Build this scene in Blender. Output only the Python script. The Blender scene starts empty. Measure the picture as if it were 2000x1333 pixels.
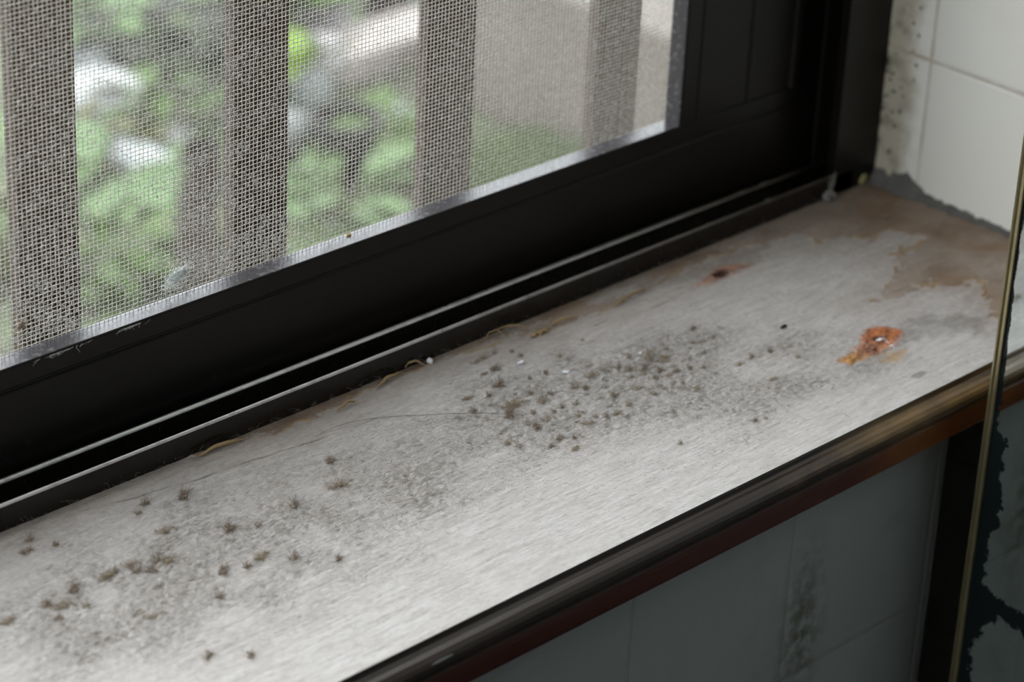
import bpy, math, random
import numpy as np
from mathutils import Vector, Matrix
random.seed(7); rng = np.random.default_rng(7)
C = bpy.context.scene.collection
SC = bpy.context.scene
S = 0.45                       # one design unit = 0.45 m (camera height above the sill)

# ------------------------------------------------------------------ camera
Rw = np.array([[0.71110243, -0.70168807, 0.04435295],
               [0.29104327, 0.35119884, 0.88991752],
               [0.64002121, 0.61991388, -0.45395994]])
cam_d = bpy.data.cameras.new('camera'); cam = bpy.data.objects.new('camera', cam_d); C.objects.link(cam)
m = Matrix.Identity(4)
for i in range(3):
    m[i][0] = Rw[0][i]; m[i][1] = Rw[1][i]; m[i][2] = -Rw[2][i]
m[2][3] = 1.0 * S
cam.matrix_world = m
cam_d.lens = 100; cam_d.sensor_width = 36; cam_d.clip_start = 0.01; cam_d.clip_end = 200
cam_d.dof.use_dof = True; cam_d.dof.focus_distance = 2.015 * S; cam_d.dof.aperture_fstop = 10.5
cam_d.dof.aperture_blades = 8
SC.camera = cam

# ------------------------------------------------------------------ sky, exposure
w = bpy.data.worlds.new('overcast_sky'); SC.world = w; w.use_nodes = True
nt = w.node_tree; bg = nt.nodes['Background']
geo = nt.nodes.new('ShaderNodeTexCoord'); sep = nt.nodes.new('ShaderNodeSeparateXYZ')
ramp = nt.nodes.new('ShaderNodeValToRGB'); nt.links.new(geo.outputs['Generated'], sep.inputs[0])
mr = nt.nodes.new('ShaderNodeMapRange'); mr.inputs[1].default_value = -0.1; mr.inputs[2].default_value = 1
nt.links.new(sep.outputs[2], mr.inputs[0]); nt.links.new(mr.outputs[0], ramp.inputs[0])
ramp.color_ramp.elements[0].color = (0.56, 0.60, 0.61, 1); ramp.color_ramp.elements[1].color = (0.91, 0.955, 1.0, 1)
nt.links.new(ramp.outputs[0], bg.inputs[0]); bg.inputs[1].default_value = 7.3
SC.view_settings.view_transform = 'Standard'; SC.view_settings.look = 'None'
SC.view_settings.gamma = 1; SC.view_settings.use_curve_mapping = False
SC.view_settings.exposure = 0.0

# ------------------------------------------------------------------ helpers
def link(name, me, mat=None, parent=None):
    o = bpy.data.objects.new(name, me); C.objects.link(o)
    if mat is not None and len(me.materials) == 0: me.materials.append(mat)
    if parent is not None: o.parent = parent
    return o
def npmesh(name, V, F, smooth=False):
    """V (n,3) in design units, F (m,k) index array"""
    me = bpy.data.meshes.new(name)
    V = np.asarray(V, dtype=np.float32) * S; F = np.asarray(F, dtype=np.int32)
    k = F.shape[1]
    me.vertices.add(len(V)); me.vertices.foreach_set('co', V.ravel())
    me.loops.add(F.size); me.loops.foreach_set('vertex_index', F.ravel())
    me.polygons.add(len(F)); me.polygons.foreach_set('loop_start', np.arange(0, F.size, k, dtype=np.int32))
    me.update(calc_edges=True); me.validate()
    if smooth: me.shade_smooth()
    return me
class MB:
    def __init__(s): s.v = []; s.f = []
    def add(s, v, f):
        n = len(s.v); s.v += [tuple(p) for p in v]; s.f += [tuple(i + n for i in q) for q in f]
    def box(s, a, b):
        x0, y0, z0 = a; x1, y1, z1 = b
        s.add([(x0,y0,z0),(x1,y0,z0),(x1,y1,z0),(x0,y1,z0),(x0,y0,z1),(x1,y0,z1),(x1,y1,z1),(x0,y1,z1)],
              [(0,3,2,1),(4,5,6,7),(0,1,5,4),(1,2,6,5),(2,3,7,6),(3,0,4,7)])
    def prism(s, prof, t0, t1, axis='x'):
        """closed profile swept along x (prof = y,z) or z (prof = x,y)"""
        n = len(prof)
        if axis == 'x': v = [(t0, a, b) for a, b in prof] + [(t1, a, b) for a, b in prof]
        elif axis == 'z': v = [(a, b, t0) for a, b in prof] + [(a, b, t1) for a, b in prof]
        f = [(i, (i+1) % n, n + (i+1) % n, n + i) for i in range(n)]
        f += [tuple(range(n-1, -1, -1)), tuple(range(n, 2*n))]
        s.add(v, f)
    def build(s, name, mat, parent=None, bevel=0, smooth=False):
        me = bpy.data.meshes.new(name)
        me.from_pydata([(a*S, b*S, c*S) for a, b, c in s.v], [], s.f)
        import bmesh
        bm = bmesh.new(); bm.from_mesh(me)
        bmesh.ops.recalc_face_normals(bm, faces=bm.faces); bm.to_mesh(me); bm.free()
        if smooth: me.shade_smooth()
        o = link(name, me, mat, parent)
        if bevel:
            md = o.modifiers.new('bevel', 'BEVEL'); md.width = bevel*S; md.segments = 3; md.limit_method = 'ANGLE'
        return o
def tag(o, label=None, cat=None, group=None, kind=None):
    if label: o['label'] = label
    if cat: o['category'] = cat
    if group: o['group'] = group
    if kind: o['kind'] = kind
    return o
def empty(name, loc, label, cat, group=None):
    o = bpy.data.objects.new(name, None); C.objects.link(o); o.location = [c*S for c in loc]
    o.empty_display_size = 0.01
    return tag(o, label, cat, group)
def keep(o):                              # built in world coordinates, parented to an offset empty
    o.matrix_parent_inverse = Matrix.Translation(-Vector(o.parent.location)); return o
def tubes(P, rad, sides=3):
    """P (N,K,3) polylines, rad (N,K) -> verts, quads"""
    N, K, _ = P.shape
    T = np.gradient(P, axis=1); T /= np.linalg.norm(T, axis=2, keepdims=True) + 1e-9
    ref = np.tile(np.array([0.31, 0.17, 0.93]), (N, 1))
    d = np.abs((T[:, 0] * ref).sum(1)) > 0.85; ref[d] = np.array([0.9, 0.4, 0.1])
    A = np.cross(T, ref[:, None, :]); A /= np.linalg.norm(A, axis=2, keepdims=True) + 1e-9
    B = np.cross(T, A)
    ang = np.arange(sides) * 2*np.pi/sides
    V = P[:, :, None, :] + rad[:, :, None, None] * (np.cos(ang)[None, None, :, None]*A[:, :, None, :] + np.sin(ang)[None, None, :, None]*B[:, :, None, :])
    idx = np.arange(N*K*sides).reshape(N, K, sides)
    a = idx[:, :-1, :]; b = idx[:, 1:, :]
    F = np.stack([a, np.roll(a, -1, 2), np.roll(b, -1, 2), b], -1).reshape(-1, 4)
    return V.reshape(-1, 3), F
def fibres(base, length, lift=0.5, curl=2.5, K=5, rad=0.00011, heading=None, r=rng):
    """curved little hairs that start at base and wander"""
    N = len(base); length = np.broadcast_to(length, (N,))
    h = r.uniform(0, 2*np.pi, N) if heading is None else heading
    dh = r.normal(0, curl, N); l0 = np.abs(r.normal(0, lift, N)); dl = r.normal(0, lift*1.4, N)
    P = np.zeros((N, K, 3)); P[:, 0] = base
    for k in range(1, K):
        t = k/(K-1); hh = h + dh*t; ll = l0 + dl*t
        st = (length/(K-1))[:, None]
        P[:, k] = P[:, k-1] + st*np.stack([np.cos(hh)*np.cos(ll), np.sin(hh)*np.cos(ll), np.sin(ll)], 1)
    R = rad*r.uniform(0.6, 1.3, (N, 1))*np.linspace(1.0, 0.5, K)[None, :]
    return P, R

# --- materials
def mat(name, col, rough=0.7, metal=0.0, spec=0.5):
    M = bpy.data.materials.new(name); M.use_nodes = True
    b = M.node_tree.nodes['Principled BSDF']
    b.inputs['Base Color'].default_value = (*col, 1); b.inputs['Roughness'].default_value = rough
    b.inputs['Metallic'].default_value = metal; b.inputs['Specular IOR Level'].default_value = spec
    M.diffuse_color = (*col, 1)
    return M
class G:
    """tiny node graph helper"""
    def __init__(s, M): s.t = M.node_tree; s.b = s.t.nodes['Principled BSDF']
    def n(s, kind, **kw):
        q = s.t.nodes.new(kind)
        for k, v in kw.items():
            if k in q.inputs.keys(): s.put(v, q.inputs[k])
            else: setattr(q, k, v)
        return q
    def put(s, v, sock):
        if isinstance(v, bpy.types.NodeSocket): s.t.links.new(v, sock)
        else: sock.default_value = v
    def coord(s, scale=(1, 1, 1)):
        c = s.n('ShaderNodeTexCoord'); mp = s.n('ShaderNodeMapping')
        mp.inputs['Scale'].default_value = scale
        s.t.links.new(c.outputs['Object'], mp.inputs['Vector']); return mp.outputs[0]
    def noise(s, scale, stretch=(1, 1, 1), detail=4, rough=0.6, dist=0):
        q = s.n('ShaderNodeTexNoise', Scale=scale, Detail=detail, Roughness=rough, Distortion=dist)
        s.t.links.new(s.coord(stretch), q.inputs['Vector']); return q.outputs['Fac']
    def math(s, op, a, b=0.0, clamp=False):
        q = s.t.nodes.new('ShaderNodeMath'); q.operation = op; q.use_clamp = clamp
        s.put(a, q.inputs[0]); s.put(b, q.inputs[1]); return q.outputs[0]
    def step(s, v, lo, hi, a=0.0, b=1.0):
        q = s.n('ShaderNodeMapRange'); s.put(v, q.inputs[0])
        q.inputs[1].default_value = lo; q.inputs[2].default_value = hi
        q.inputs[3].default_value = a; q.inputs[4].default_value = b; return q.outputs[0]
    def mix(s, f, a, b):
        q = s.n('ShaderNodeMix'); q.data_type = 'RGBA'; s.put(f, q.inputs[0])
        for v, k in ((a, 6), (b, 7)):
            s.put((*v, 1) if isinstance(v, tuple) and len(v) == 3 else v, q.inputs[k])
        return q.outputs[2]
    def bump(s, h, dist, strength=1.0, prev=None):
        q = s.n('ShaderNodeBump', Strength=strength, Distance=dist); s.put(h, q.inputs['Height'])
        if prev is not None: s.t.links.new(prev, q.inputs['Normal'])
        return q.outputs[0]
    def xyz(s):
        c = s.n('ShaderNodeTexCoord'); q = s.n('ShaderNodeSeparateXYZ'); s.t.links.new(c.outputs['Object'], q.inputs[0]); return q.outputs
    def base(s, c): s.put(c, s.b.inputs['Base Color'])
    def rough(s, c): s.put(c, s.b.inputs['Roughness'])
    def normal(s, c): s.put(c, s.b.inputs['Normal'])

# glazed wall tile with thin grout lines; pu/pv = (axis, offset, pitch) in metres
def tile_mat(name, col, pu, pv, grout=(0.30, 0.27, 0.22), half=0.0007, mould=None, rough=0.35, relief=0.8, gk=0.75):
    M = mat(name, col, rough); g = G(M); X = g.xyz()
    def line(p):
        a = g.math('SUBTRACT', X[p[0]], p[1]); a = g.math('DIVIDE', a, p[2]); r = g.math('ROUND', a)
        return g.math('MULTIPLY', g.math('ABSOLUTE', g.math('SUBTRACT', a, r)), p[2])
    d = g.math('MINIMUM', line(pu), line(pv))
    jit = g.step(g.noise(60), 0.3, 0.7, -0.0004, 0.0004)
    gm = g.step(g.math('ADD', d, jit), half*0.6, half*1.5, 1, 0)
    big = g.step(g.noise(9, detail=6), 0.42, 0.7)
    c = g.mix(g.math('MULTIPLY', big, 0.35), col, tuple(k*f for k, f in zip(col, (0.80, 0.78, 0.68))))
    c = g.mix(g.math('MULTIPLY', gm, gk), c, grout)
    if mould: c = mould(g, X, c)
    g.base(c)
    h = g.step(d, half*0.3, half*4)
    g.normal(g.bump(h, 0.0006, relief))
    g.rough(g.step(big, 0, 1, rough, rough + 0.25))
    return M
def reveal_mould(g, X, c):
    # yellowed, mildewed strip next to the window frame and grime at the foot
    s1 = g.step(g.math('ADD', X[1], g.step(g.noise(40), 0.3, 0.7, -0.004, 0.004)), 1.347*S, 1.362*S)
    c = g.mix(g.math('MULTIPLY', s1, 0.75), c, (0.33, 0.29, 0.20))
    grime = g.math('MULTIPLY', g.step(g.noise(130, detail=6), 0.50, 0.62), g.step(X[1], 1.340*S, 1.375*S))
    c = g.mix(g.math('MULTIPLY', grime, 0.55), c, (0.12, 0.11, 0.08))
    edge = g.step(g.math('ADD', X[1], g.step(g.noise(90), 0.3, 0.7, -0.003, 0.003)), 1.383*S, 1.388*S)
    c = g.mix(edge, c, (0.012, 0.011, 0.010))
    return c
def under_mould(g, X, c):
    dx = g.math('SUBTRACT', X[0], 1.478*S); dz = g.math('ADD', X[2], 0.170*S)
    d = g.math('SQRT', g.math('ADD', g.math('POWER', g.math('MULTIPLY', dx, 3.0), 2), g.math('POWER', dz, 2)))
    m1 = g.step(d, 0.005, 0.046, 1, 0)
    m1 = g.math('MULTIPLY', m1, g.step(g.noise(170, detail=7), 0.40, 0.58))
    c = g.mix(g.math('MULTIPLY', m1, 0.85), c, (0.055, 0.050, 0.025))
    c = g.mix(g.math('MULTIPLY', g.step(g.noise(24, detail=6), 0.55, 0.75), 0.35), c, (0.10, 0.10, 0.07))
    sp = g.step(g.noise(330, detail=3), 0.74, 0.78)
    return g.mix(g.math('MULTIPLY', sp, 0.8), c, (0.05, 0.04, 0.02))
M_reveal = tile_mat('glazed_tile_cream', (0.72, 0.705, 0.65), (1, 1.338*S, 0.36*S), (2, 0.1265*S, 0.178*S), grout=(0.36, 0.31, 0.24), half=0.00045, relief=0.5, gk=0.7, mould=reveal_mould)
M_under = tile_mat('glazed_tile_shaded', (0.20, 0.212, 0.205), (0, 1.4557*S, 0.1745*S), (2, -0.206*S, 0.35*S), grout=(0.13, 0.13, 0.115), half=0.0005, relief=0.25, gk=0.45, mould=under_mould)  # same kind of glazed tile, with the shade below the sill in its colour
M_plaster = mat('room_plaster', (0.16, 0.155, 0.14), 0.9); g = G(M_plaster); g.base(g.mix(g.noise(6), (0.14, 0.135, 0.12), (0.18, 0.17, 0.155)))
M_floor = mat('floor_tile', (0.24, 0.21, 0.18), 0.6); g = G(M_floor); g.base(g.mix(g.noise(5), (0.20, 0.17, 0.14), (0.28, 0.25, 0.22)))
M_dark = mat('dark_plaster_and_shade', (0.030, 0.028, 0.020), 0.95); g = G(M_dark); g.base(g.mix(g.noise(14), (0.022, 0.02, 0.014), (0.04, 0.037, 0.028)))

M_frame = mat('dark_bronze_aluminium', (0.020, 0.017, 0.015), 0.34, 0.0, 0.22); g = G(M_frame)
ds = g.step(g.noise(260, detail=8, rough=0.75), 0.56, 0.78); br = g.step(g.noise(16, (0.25, 1, 1), detail=5), 0.40, 0.75)
c = g.mix(g.math('MULTIPLY', br, 0.6), (0.004, 0.0035, 0.003), (0.016, 0.010, 0.007))
g.base(g.mix(g.math('MULTIPLY', ds, 0.22), c, (0.06, 0.057, 0.055)))
g.rough(g.step(ds, 0, 1, 0.32, 0.8)); g.normal(g.bump(g.noise(900), 0.00012, 0.5))
M_rail = mat('dusty_bronze_aluminium', (0.055, 0.052, 0.058), 0.30, 0.0, 0.7); g = G(M_rail)
ds = g.step(g.noise(420, detail=6), 0.55, 0.8)
g.base(g.mix(ds, (0.06, 0.055, 0.062), (0.22, 0.215, 0.22))); g.rough(g.step(ds, 0, 1, 0.24, 0.55)); g.normal(g.bump(g.noise(700), 0.0001, 0.5))
M_track = mat('worn_bronze_track', (0.020, 0.016, 0.014), 0.30, 0.0, 0.35); g = G(M_track)
ds = g.step(g.noise(600, detail=5, rough=0.6), 0.60, 0.8)
g.base(g.mix(g.math('MULTIPLY', ds, 0.35), (0.009, 0.0065, 0.005), (0.035, 0.028, 0.024))); g.rough(g.step(ds, 0, 1, 0.22, 0.6))

M_lip = mat('bare_worn_lip_painted_fade', (0.42, 0.41, 0.42), 0.22, 1.0); g = G(M_lip)
LX = g.xyz(); g.base(g.mix(g.step(LX[0], 1.25*S, 1.72*S), g.mix(g.step(g.noise(160, detail=6), 0.50, 0.72), (0.95, 0.95, 0.98), (0.60, 0.58, 0.58)), (0.13, 0.115, 0.10))); g.rough(g.step(g.noise(90), 0.3, 0.7, 0.26, 0.38))  # worn metal; dimming of its highlight towards the right is painted in

# ------------------------------------------------------------------ room shell (the setting)
def struct(mb, name, m_, **k): return tag(mb.build(name, m_, **k), kind='structure')
XW = 1.878
b = MB()                                                      # tiled wall below the sill with a rounded end
prof = [(-3.0, 1.11), (1.633, 1.11)] + [(1.633 + 0.024*math.sin(a), 1.134 - 0.024*math.cos(a)) for a in [0.26*k for k in range(1, 7)]] + [(1.657, 1.53), (-3.0, 1.53)]
b.prism(prof, -1.9, -0.0485, 'z'); struct(b, 'wall_front', M_under)
b = MB(); b.box((-3, 1.14, -0.0485), (XW, 1.53, -0.022)); struct(b, 'trim_1', M_dark)      # bedding under the sill board
b = MB(); b.box((-3, 1.11, 3.6), (XW + 0.3, 1.53, 4.2)); struct(b, 'wall_header', M_plaster)
b = MB(); b.box((-3, 1.11, -0.022), (-1.3, 1.53, 3.6)); struct(b, 'wall_pier', M_plaster)
b = MB(); b.box((XW, 0.9, -1.9), (XW + 0.28, 1.53, 3.6)); wr = struct(b, 'wall_reveal', M_reveal)
b = MB(); b.box((1.657, 1.30, -1.9), (XW, 1.53, -0.0485)); struct(b, 'wall_recess', M_dark)  # back of the gap; its shade is put into the dark material
b = MB(); b.box((1.627, -4, -1.9), (1.90, 1.052, 4.2)); struct(b, 'wall_right', M_dark)
b = MB()                                                      # left wall with its own open window
for lo, hi in (((-3.1, -4, -1.9), (-3, -0.8, 4.2)), ((-3.1, 1.08, -1.9), (-3, 1.53, 4.2)), ((-3.1, -0.8, -1.9), (-3, 1.08, 0.0)), ((-3.1, -0.8, 3.6), (-3, 1.08, 4.2))): b.box(lo, hi)
struct(b, 'wall_left', M_plaster)
b = MB(); b.box((-3.1, -4.1, -1.9), (1.90, -4, 4.2)); struct(b, 'wall_back', M_plaster)
b = MB(); b.box((-3.1, -4.1, -2.0), (XW + 0.28, 1.53, -1.9)); struct(b, 'floor', M_floor)
b = MB(); b.box((-3.1, -4.1, 4.2), (XW + 0.28, 1.53, 4.3)); struct(b, 'ceiling', M_plaster)

# flat mould specks on the cream tiles (flush with the wall)
M_speck = mat('mould_speck', (0.045, 0.045, 0.035), 0.9)
SPOT = [(1.355,0.1694),(1.3536,0.1447),(1.3607,0.154),(1.3528,0.1179),(1.3537,0.1036),(1.366,0.0931),(1.3763,0.1031),(1.3784,0.0967),(1.3737,0.0873),(1.3812,0.0807),(1.3631,0.0857),(1.383,0.0687),(1.372,0.068),(1.3647,0.0713),(1.3689,0.0556),(1.3713,0.0315),(1.3822,0.1104),(1.3582,0.1294)]
b = MB()
for (y, z) in SPOT + [(random.uniform(1.352, 1.384), random.uniform(0.02, 0.19)) for _ in range(26)]:
    big = (y, z) in SPOT; r = random.uniform(0.0012, 0.0021) if big else random.uniform(0.0004, 0.0009)
    n = 9; ring = [(XW - 0.00015, y + r*random.uniform(0.75, 1.15)*math.cos(6.283*i/n)*0.9, z + r*random.uniform(0.8, 1.2)*math.sin(6.283*i/n)) for i in range(n)]
    b.add(ring + [(XW - 0.0006, y, z)], [(i, (i+1) % n, n) for i in range(n)])
sp = b.build('mould_specks', M_speck, wr); tag(sp, 'small dark mould specks beside the window frame', kind='stuff')

# cement bead between cream tiles and sill
M_cement = mat('crumbly_cement', (0.15, 0.14, 0.125), 0.95); g = G(M_cement)
g.base(g.mix(g.noise(220, detail=6), (0.055, 0.052, 0.048), (0.19, 0.18, 0.165))); g.normal(g.bump(g.noise(700, detail=6), 0.0008, 1))
ys = np.linspace(1.392, 1.075, 260); Vv = []; 
hgt = np.interp(-ys, [-1.392, -1.375, -1.352, -1.340, -1.328, -1.30, -1.25, -1.07], [0.006, 0.014, 0.020, 0.013, 0.006, 0.005, 0.004, 0.003])
wid = np.interp(-ys, [-1.392, -1.35, -1.30, -1.07], [0.008, 0.010, 0.006, 0.004])
sm = lambda a, k: np.convolve(np.pad(a, k, mode='edge'), np.ones(2*k+1)/(2*k+1), 'valid')
n1 = sm(rng.normal(0, 1, len(ys)), 2); n2 = sm(rng.normal(0, 1, len(ys)), 3)
hh = hgt*(1 + 0.35*n1); ww = wid*(1 + 0.6*n2)
rows = []
for i, y in enumerate(ys):
    rows.append([(XW + 0.004, y, -0.003), (XW - ww[i], y, -0.0006), (XW - ww[i]*0.8, y, 0.0015 + hh[i]*0.15), (XW - ww[i]*0.5, y, hh[i]*0.45), (XW - ww[i]*0.28, y, hh[i]*0.9), (XW - 0.0004, y, hh[i]*1.05), (XW + 0.004, y, hh[i])])
V = np.array(rows).reshape(-1, 3); V[:, 0] += rng.normal(0, 0.0004, len(V)); V[:, 2] += rng.normal(0, 0.0004, len(V))
idx = np.arange(len(ys)*7).reshape(-1, 7)
F = np.stack([idx[:-1, :-1], idx[:-1, 1:], idx[1:, 1:], idx[1:, :-1]], -1).reshape(-1, 4)
mo = link('mortar_bead', npmesh('mortar_bead', V, F, True), M_cement, wr); tag(mo, 'rough grey cement bead along the sill')

# ------------------------------------------------------------------ sill board
STAIN = [(1.7001,1.3656),(1.7391,1.3536),(1.7408,1.3324),(1.764,1.3293),(1.7748,1.3047),(1.8049,1.3067),(1.8131,1.2801),(1.7768,1.2706),(1.7434,1.2533),(1.7184,1.2366),(1.6822,1.2298),(1.6864,1.2215),(1.7129,1.2227),(1.7398,1.2227),(1.7637,1.2043),(1.7867,1.1903),(1.7478,1.1637),(1.7355,1.145),(1.76,1.120),(1.90,1.12),(1.90,1.40),(1.7978,1.40),(1.70,1.39)]
RUST2 = [(1.5806,1.1807),(1.5837,1.1704),(1.6042,1.1667),(1.6304,1.1674),(1.6559,1.1749),(1.6589,1.184),(1.6556,1.1902),(1.6419,1.1946),(1.6252,1.1889),(1.6035,1.1841)]
RUST1 = [(1.582,1.3425),(1.5955,1.3351),(1.617,1.3321),(1.6378,1.3337),(1.6604,1.3339),(1.6647,1.3405),(1.65,1.35),(1.6325,1.3543),(1.6128,1.3479)]
OCH = [(1.6219,1.1632),(1.6377,1.158),(1.6287,1.1519),(1.6142,1.1495),(1.6049,1.1572)]
DARK2 = [(1.6587,1.19),(1.6924,1.1856),(1.7176,1.1742),(1.7305,1.1482),(1.7061,1.145),(1.6797,1.1552),(1.6571,1.1682),(1.6197,1.1508),(1.5893,1.1517),(1.5786,1.1693),(1.6079,1.1728),(1.6437,1.1678)]
OVAL = [(1.6025,1.1262),(1.6063,1.1207),(1.6191,1.1233),(1.6174,1.1269),(1.61,1.1286)]
NX, NY = 1900, 520
xs = np.concatenate([np.linspace(-1.3, 0.74, 60), np.linspace(0.745, XW, NX - 60)])
ysl = np.linspace(1.1015, 1.44, NY)
XX, YY = np.meshgrid(xs, ysl, indexing='ij')
def ffield(lx, ly, seed, power=1.0):
    """smooth random field, correlation lengths lx, ly in samples"""
    r = np.random.default_rng(seed); a = np.fft.rfft2(r.normal(size=(NX, NY)))
    kx = np.fft.fftfreq(NX)[:, None]; ky = np.fft.rfftfreq(NY)[None, :]
    f = np.fft.irfft2(a*np.exp(-((kx*lx)**2 + (ky*ly)**2)*6), s=(NX, NY)); return f/f.std()
def sdist(poly, X, Y):
    """signed distance to polygon, positive inside"""
    P = np.array(poly); Q = np.roll(P, -1, 0); d = np.full(X.shape, 9.0); ins = np.zeros(X.shape, bool)
    for (ax, ay), (bx, by) in zip(P, Q):
        ex, ey = bx-ax, by-ay; t = np.clip(((X-ax)*ex + (Y-ay)*ey)/(ex*ex+ey*ey+1e-12), 0, 1)
        d = np.minimum(d, np.hypot(X-ax-t*ex, Y-ay-t*ey))
        c = ((ay > Y) != (by > Y)) & (X < (bx-ax)*(Y-ay)/(by-ay+1e-12) + ax); ins ^= c
    return np.where(ins, d, -d)
st = lambda v, a, b_: np.clip((v-a)/(b_-a), 0, 1)**2*(3-2*np.clip((v-a)/(b_-a), 0, 1))
wob = 0.0022*ffield(22, 14, 11) + 0.0015*ffield(7, 4, 12); big = ffield(90, 60, 13)
fine_x = st(XX, 0.74, 0.78)
edge_y = np.interp(xs, [0.8, 1.10, 1.16, 1.21, 1.26, 1.34, 1.41, 1.4355, 1.47, 1.537, 1.60, 1.68, 1.72], [1.392, 1.389, 1.3745, 1.3705, 1.3800, 1.3795, 1.3680, 1.3600, 1.3585, 1.3580, 1.3655, 1.368, 1.362])[:, None]
strip = YY - edge_y + wob*0.8
sd_st = sdist(STAIN, XX, YY) + wob*1.5
expo = np.maximum(strip, sd_st)                               # where old varnish still shows
fine = ffield(3, 2, 30); m_brown = st(expo + 0.0012*fine, -0.0016, 0.0026)*(1 - 0.50*st(ffield(30, 12, 28) + 0.5*fine, 0.5, 1.6)*st(-XX, -1.80, -1.70)*st(YY, 1.30, 1.34))
m_edge = st(expo, -0.0030, -0.0002)*st(-expo, -0.0030, -0.0005) * st(ffield(16, 6, 14), -0.6, 0.8)
m_brown = m_brown*(0.70 + 0.30*st(big, -1.2, 0.6))
m_brown = np.maximum(m_brown, 0.44*st(expo + 0.004*fine, -0.045, 0.0)*(0.6 + 0.4*st(big, -1, 1)))
rw = wob*0.22
sdr2 = sdist(RUST2, XX, YY) + rw; sdr1 = sdist(RUST1, XX, YY) + rw
m_rust = np.maximum(0.9*st(sdr2 + 0.0008*fine, -0.004, 0.005), 0.62*st(sdr1 + 0.001*fine, -0.002, 0.007))
m_rust = np.maximum(m_rust, st(-np.hypot((XX-1.641)/1.40, YY-1.1865) + rw + 0.0008*fine, -0.0165, -0.0105))
d2 = np.hypot((XX-1.6361), (YY-1.1833)); d1 = np.hypot((XX-1.6273)/1.6, (YY-1.3423))
core = np.maximum(np.maximum(0.60*st(-np.hypot((XX-1.616 - (YY-1.177)*1.2)/3.4, YY-1.1765), -0.0068, -0.001), 0.75*st(-d2, -0.0075, -0.004)), 0.95*st(-d1 + 0.0008*fine, -0.0085, -0.003))
och = np.maximum(st(sdist(OCH, XX, YY) + 0.0012*fine, -0.005, 0.005)*0.70, st(sdr2, -0.0022, 0.0015)*st(-(XX), -1.615, -1.59)*0.85)
dark = 0.55*st(sdist(DARK2, XX, YY) + wob*2, -0.010, 0.008)*(0.6+0.4*st(ffield(10, 5, 15), -1, 1)) + 0.55*st(sdist(OVAL, XX, YY) + rw*0.4, -0.001, 0.0008)
dark = np.maximum(dark, 0.30*st(sdist([(1.53,1.36),(1.58,1.37),(1.66,1.362),(1.70,1.352),(1.67,1.340),(1.60,1.350)], XX, YY)+wob, -0.006, 0.004))
# long drying crack in the grain
cy = np.interp(xs, [0.80, 0.999, 1.06, 1.10, 1.14, 1.191, 1.23], [1.372, 1.3735, 1.3600, 1.3535, 1.3515, 1.3436, 1.341])[:, None] + 0.0006*ffield(20, 400, 16)
crack = st(-np.abs(YY-cy), -0.0011, -0.0002)*st(XX, 0.97, 1.02)*st(-XX, -1.215, -1.185)*(0.35+0.65*st(ffield(25, 300, 17), -1.0, 0.5))
# roughness map of the fuzzy, raised grain
fuz = (1.0*np.exp(-(((XX-1.44)/0.135)**2 + ((YY-1.265 - (XX-1.44)*-0.10)/0.052)**2)) + 0.75*np.exp(-(((XX-1.00)/0.16)**2 + ((YY-1.262)/0.065)**2)) + 0.55*np.exp(-(((XX-1.20)/0.22)**2 + ((YY-1.27)/0.06)**2)) + 0.55*np.exp(-(((XX-1.50)/0.10)**2 + ((YY-1.18)/0.045)**2)))
fuz = np.clip(fuz*(0.85 + 0.30*ffield(40, 26, 18)), 0.03, 1.2)*st(YY, 1.106, 1.145)*(1-0.85*m_brown)
grain = ffield(26, 1.9, 20); gran = ffield(5.0, 3.6, 21); lump = ffield(9, 6, 22); med = ffield(3.0, 2.0, 27)
ridge = np.maximum(lump - 0.55, 0)*1.2
Z = 0.00010*grain*(1-0.6*m_brown) + fuz*(0.00026*gran + 0.00050*ridge + 0.00026*med) + 0.00007*gran
Z += 0.0009*st(ffield(60, 30, 24), -1, 1.4)*fuz
Z -= 0.0016*crack + 0.0006*m_brown*(1-st(expo, 0, 0.006)*0.3) - 0.0010*m_edge
Z -= 0.0050*st(-d1, -0.0050, -0.0026) + 0.0050*st(-d2, -0.0040, -0.0022)
Z += (0.0007*ffield(4, 3, 25))*(m_rust*0.9)
Z *= fine_x
Z *= st(YY, 1.1015, 1.104)
V = np.stack([XX, YY, Z], -1).reshape(-1, 3)
idx = np.arange(NX*NY).reshape(NX, NY)
F = np.stack([idx[:-1, :-1], idx[1:, :-1], idx[1:, 1:], idx[:-1, 1:]], -1).reshape(-1, 4)
me = npmesh('board', V, F, True)
def attr(name, r, g_, b_, a_=None):
    at = me.color_attributes.new(name, 'FLOAT_COLOR', 'POINT')
    A = np.ones((NX*NY, 4), np.float32); A[:, 0] = r.ravel(); A[:, 1] = g_.ravel(); A[:, 2] = b_.ravel()
    at.data.foreach_set('color', A.ravel())
pits = np.clip(-(lump*0.45 + gran*0.45 + med*0.5) - 0.5, 0, 1.5)*np.clip(fuz, 0, 1)
attr('wear_and_light', m_brown, m_edge, m_rust); attr('spots', np.clip(core, 0, 1), np.clip(och, 0, 1), np.clip(dark, 0, 1)); attr('relief', np.clip(pits, 0, 1), np.clip(fuz, 0, 1), crack)

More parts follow.
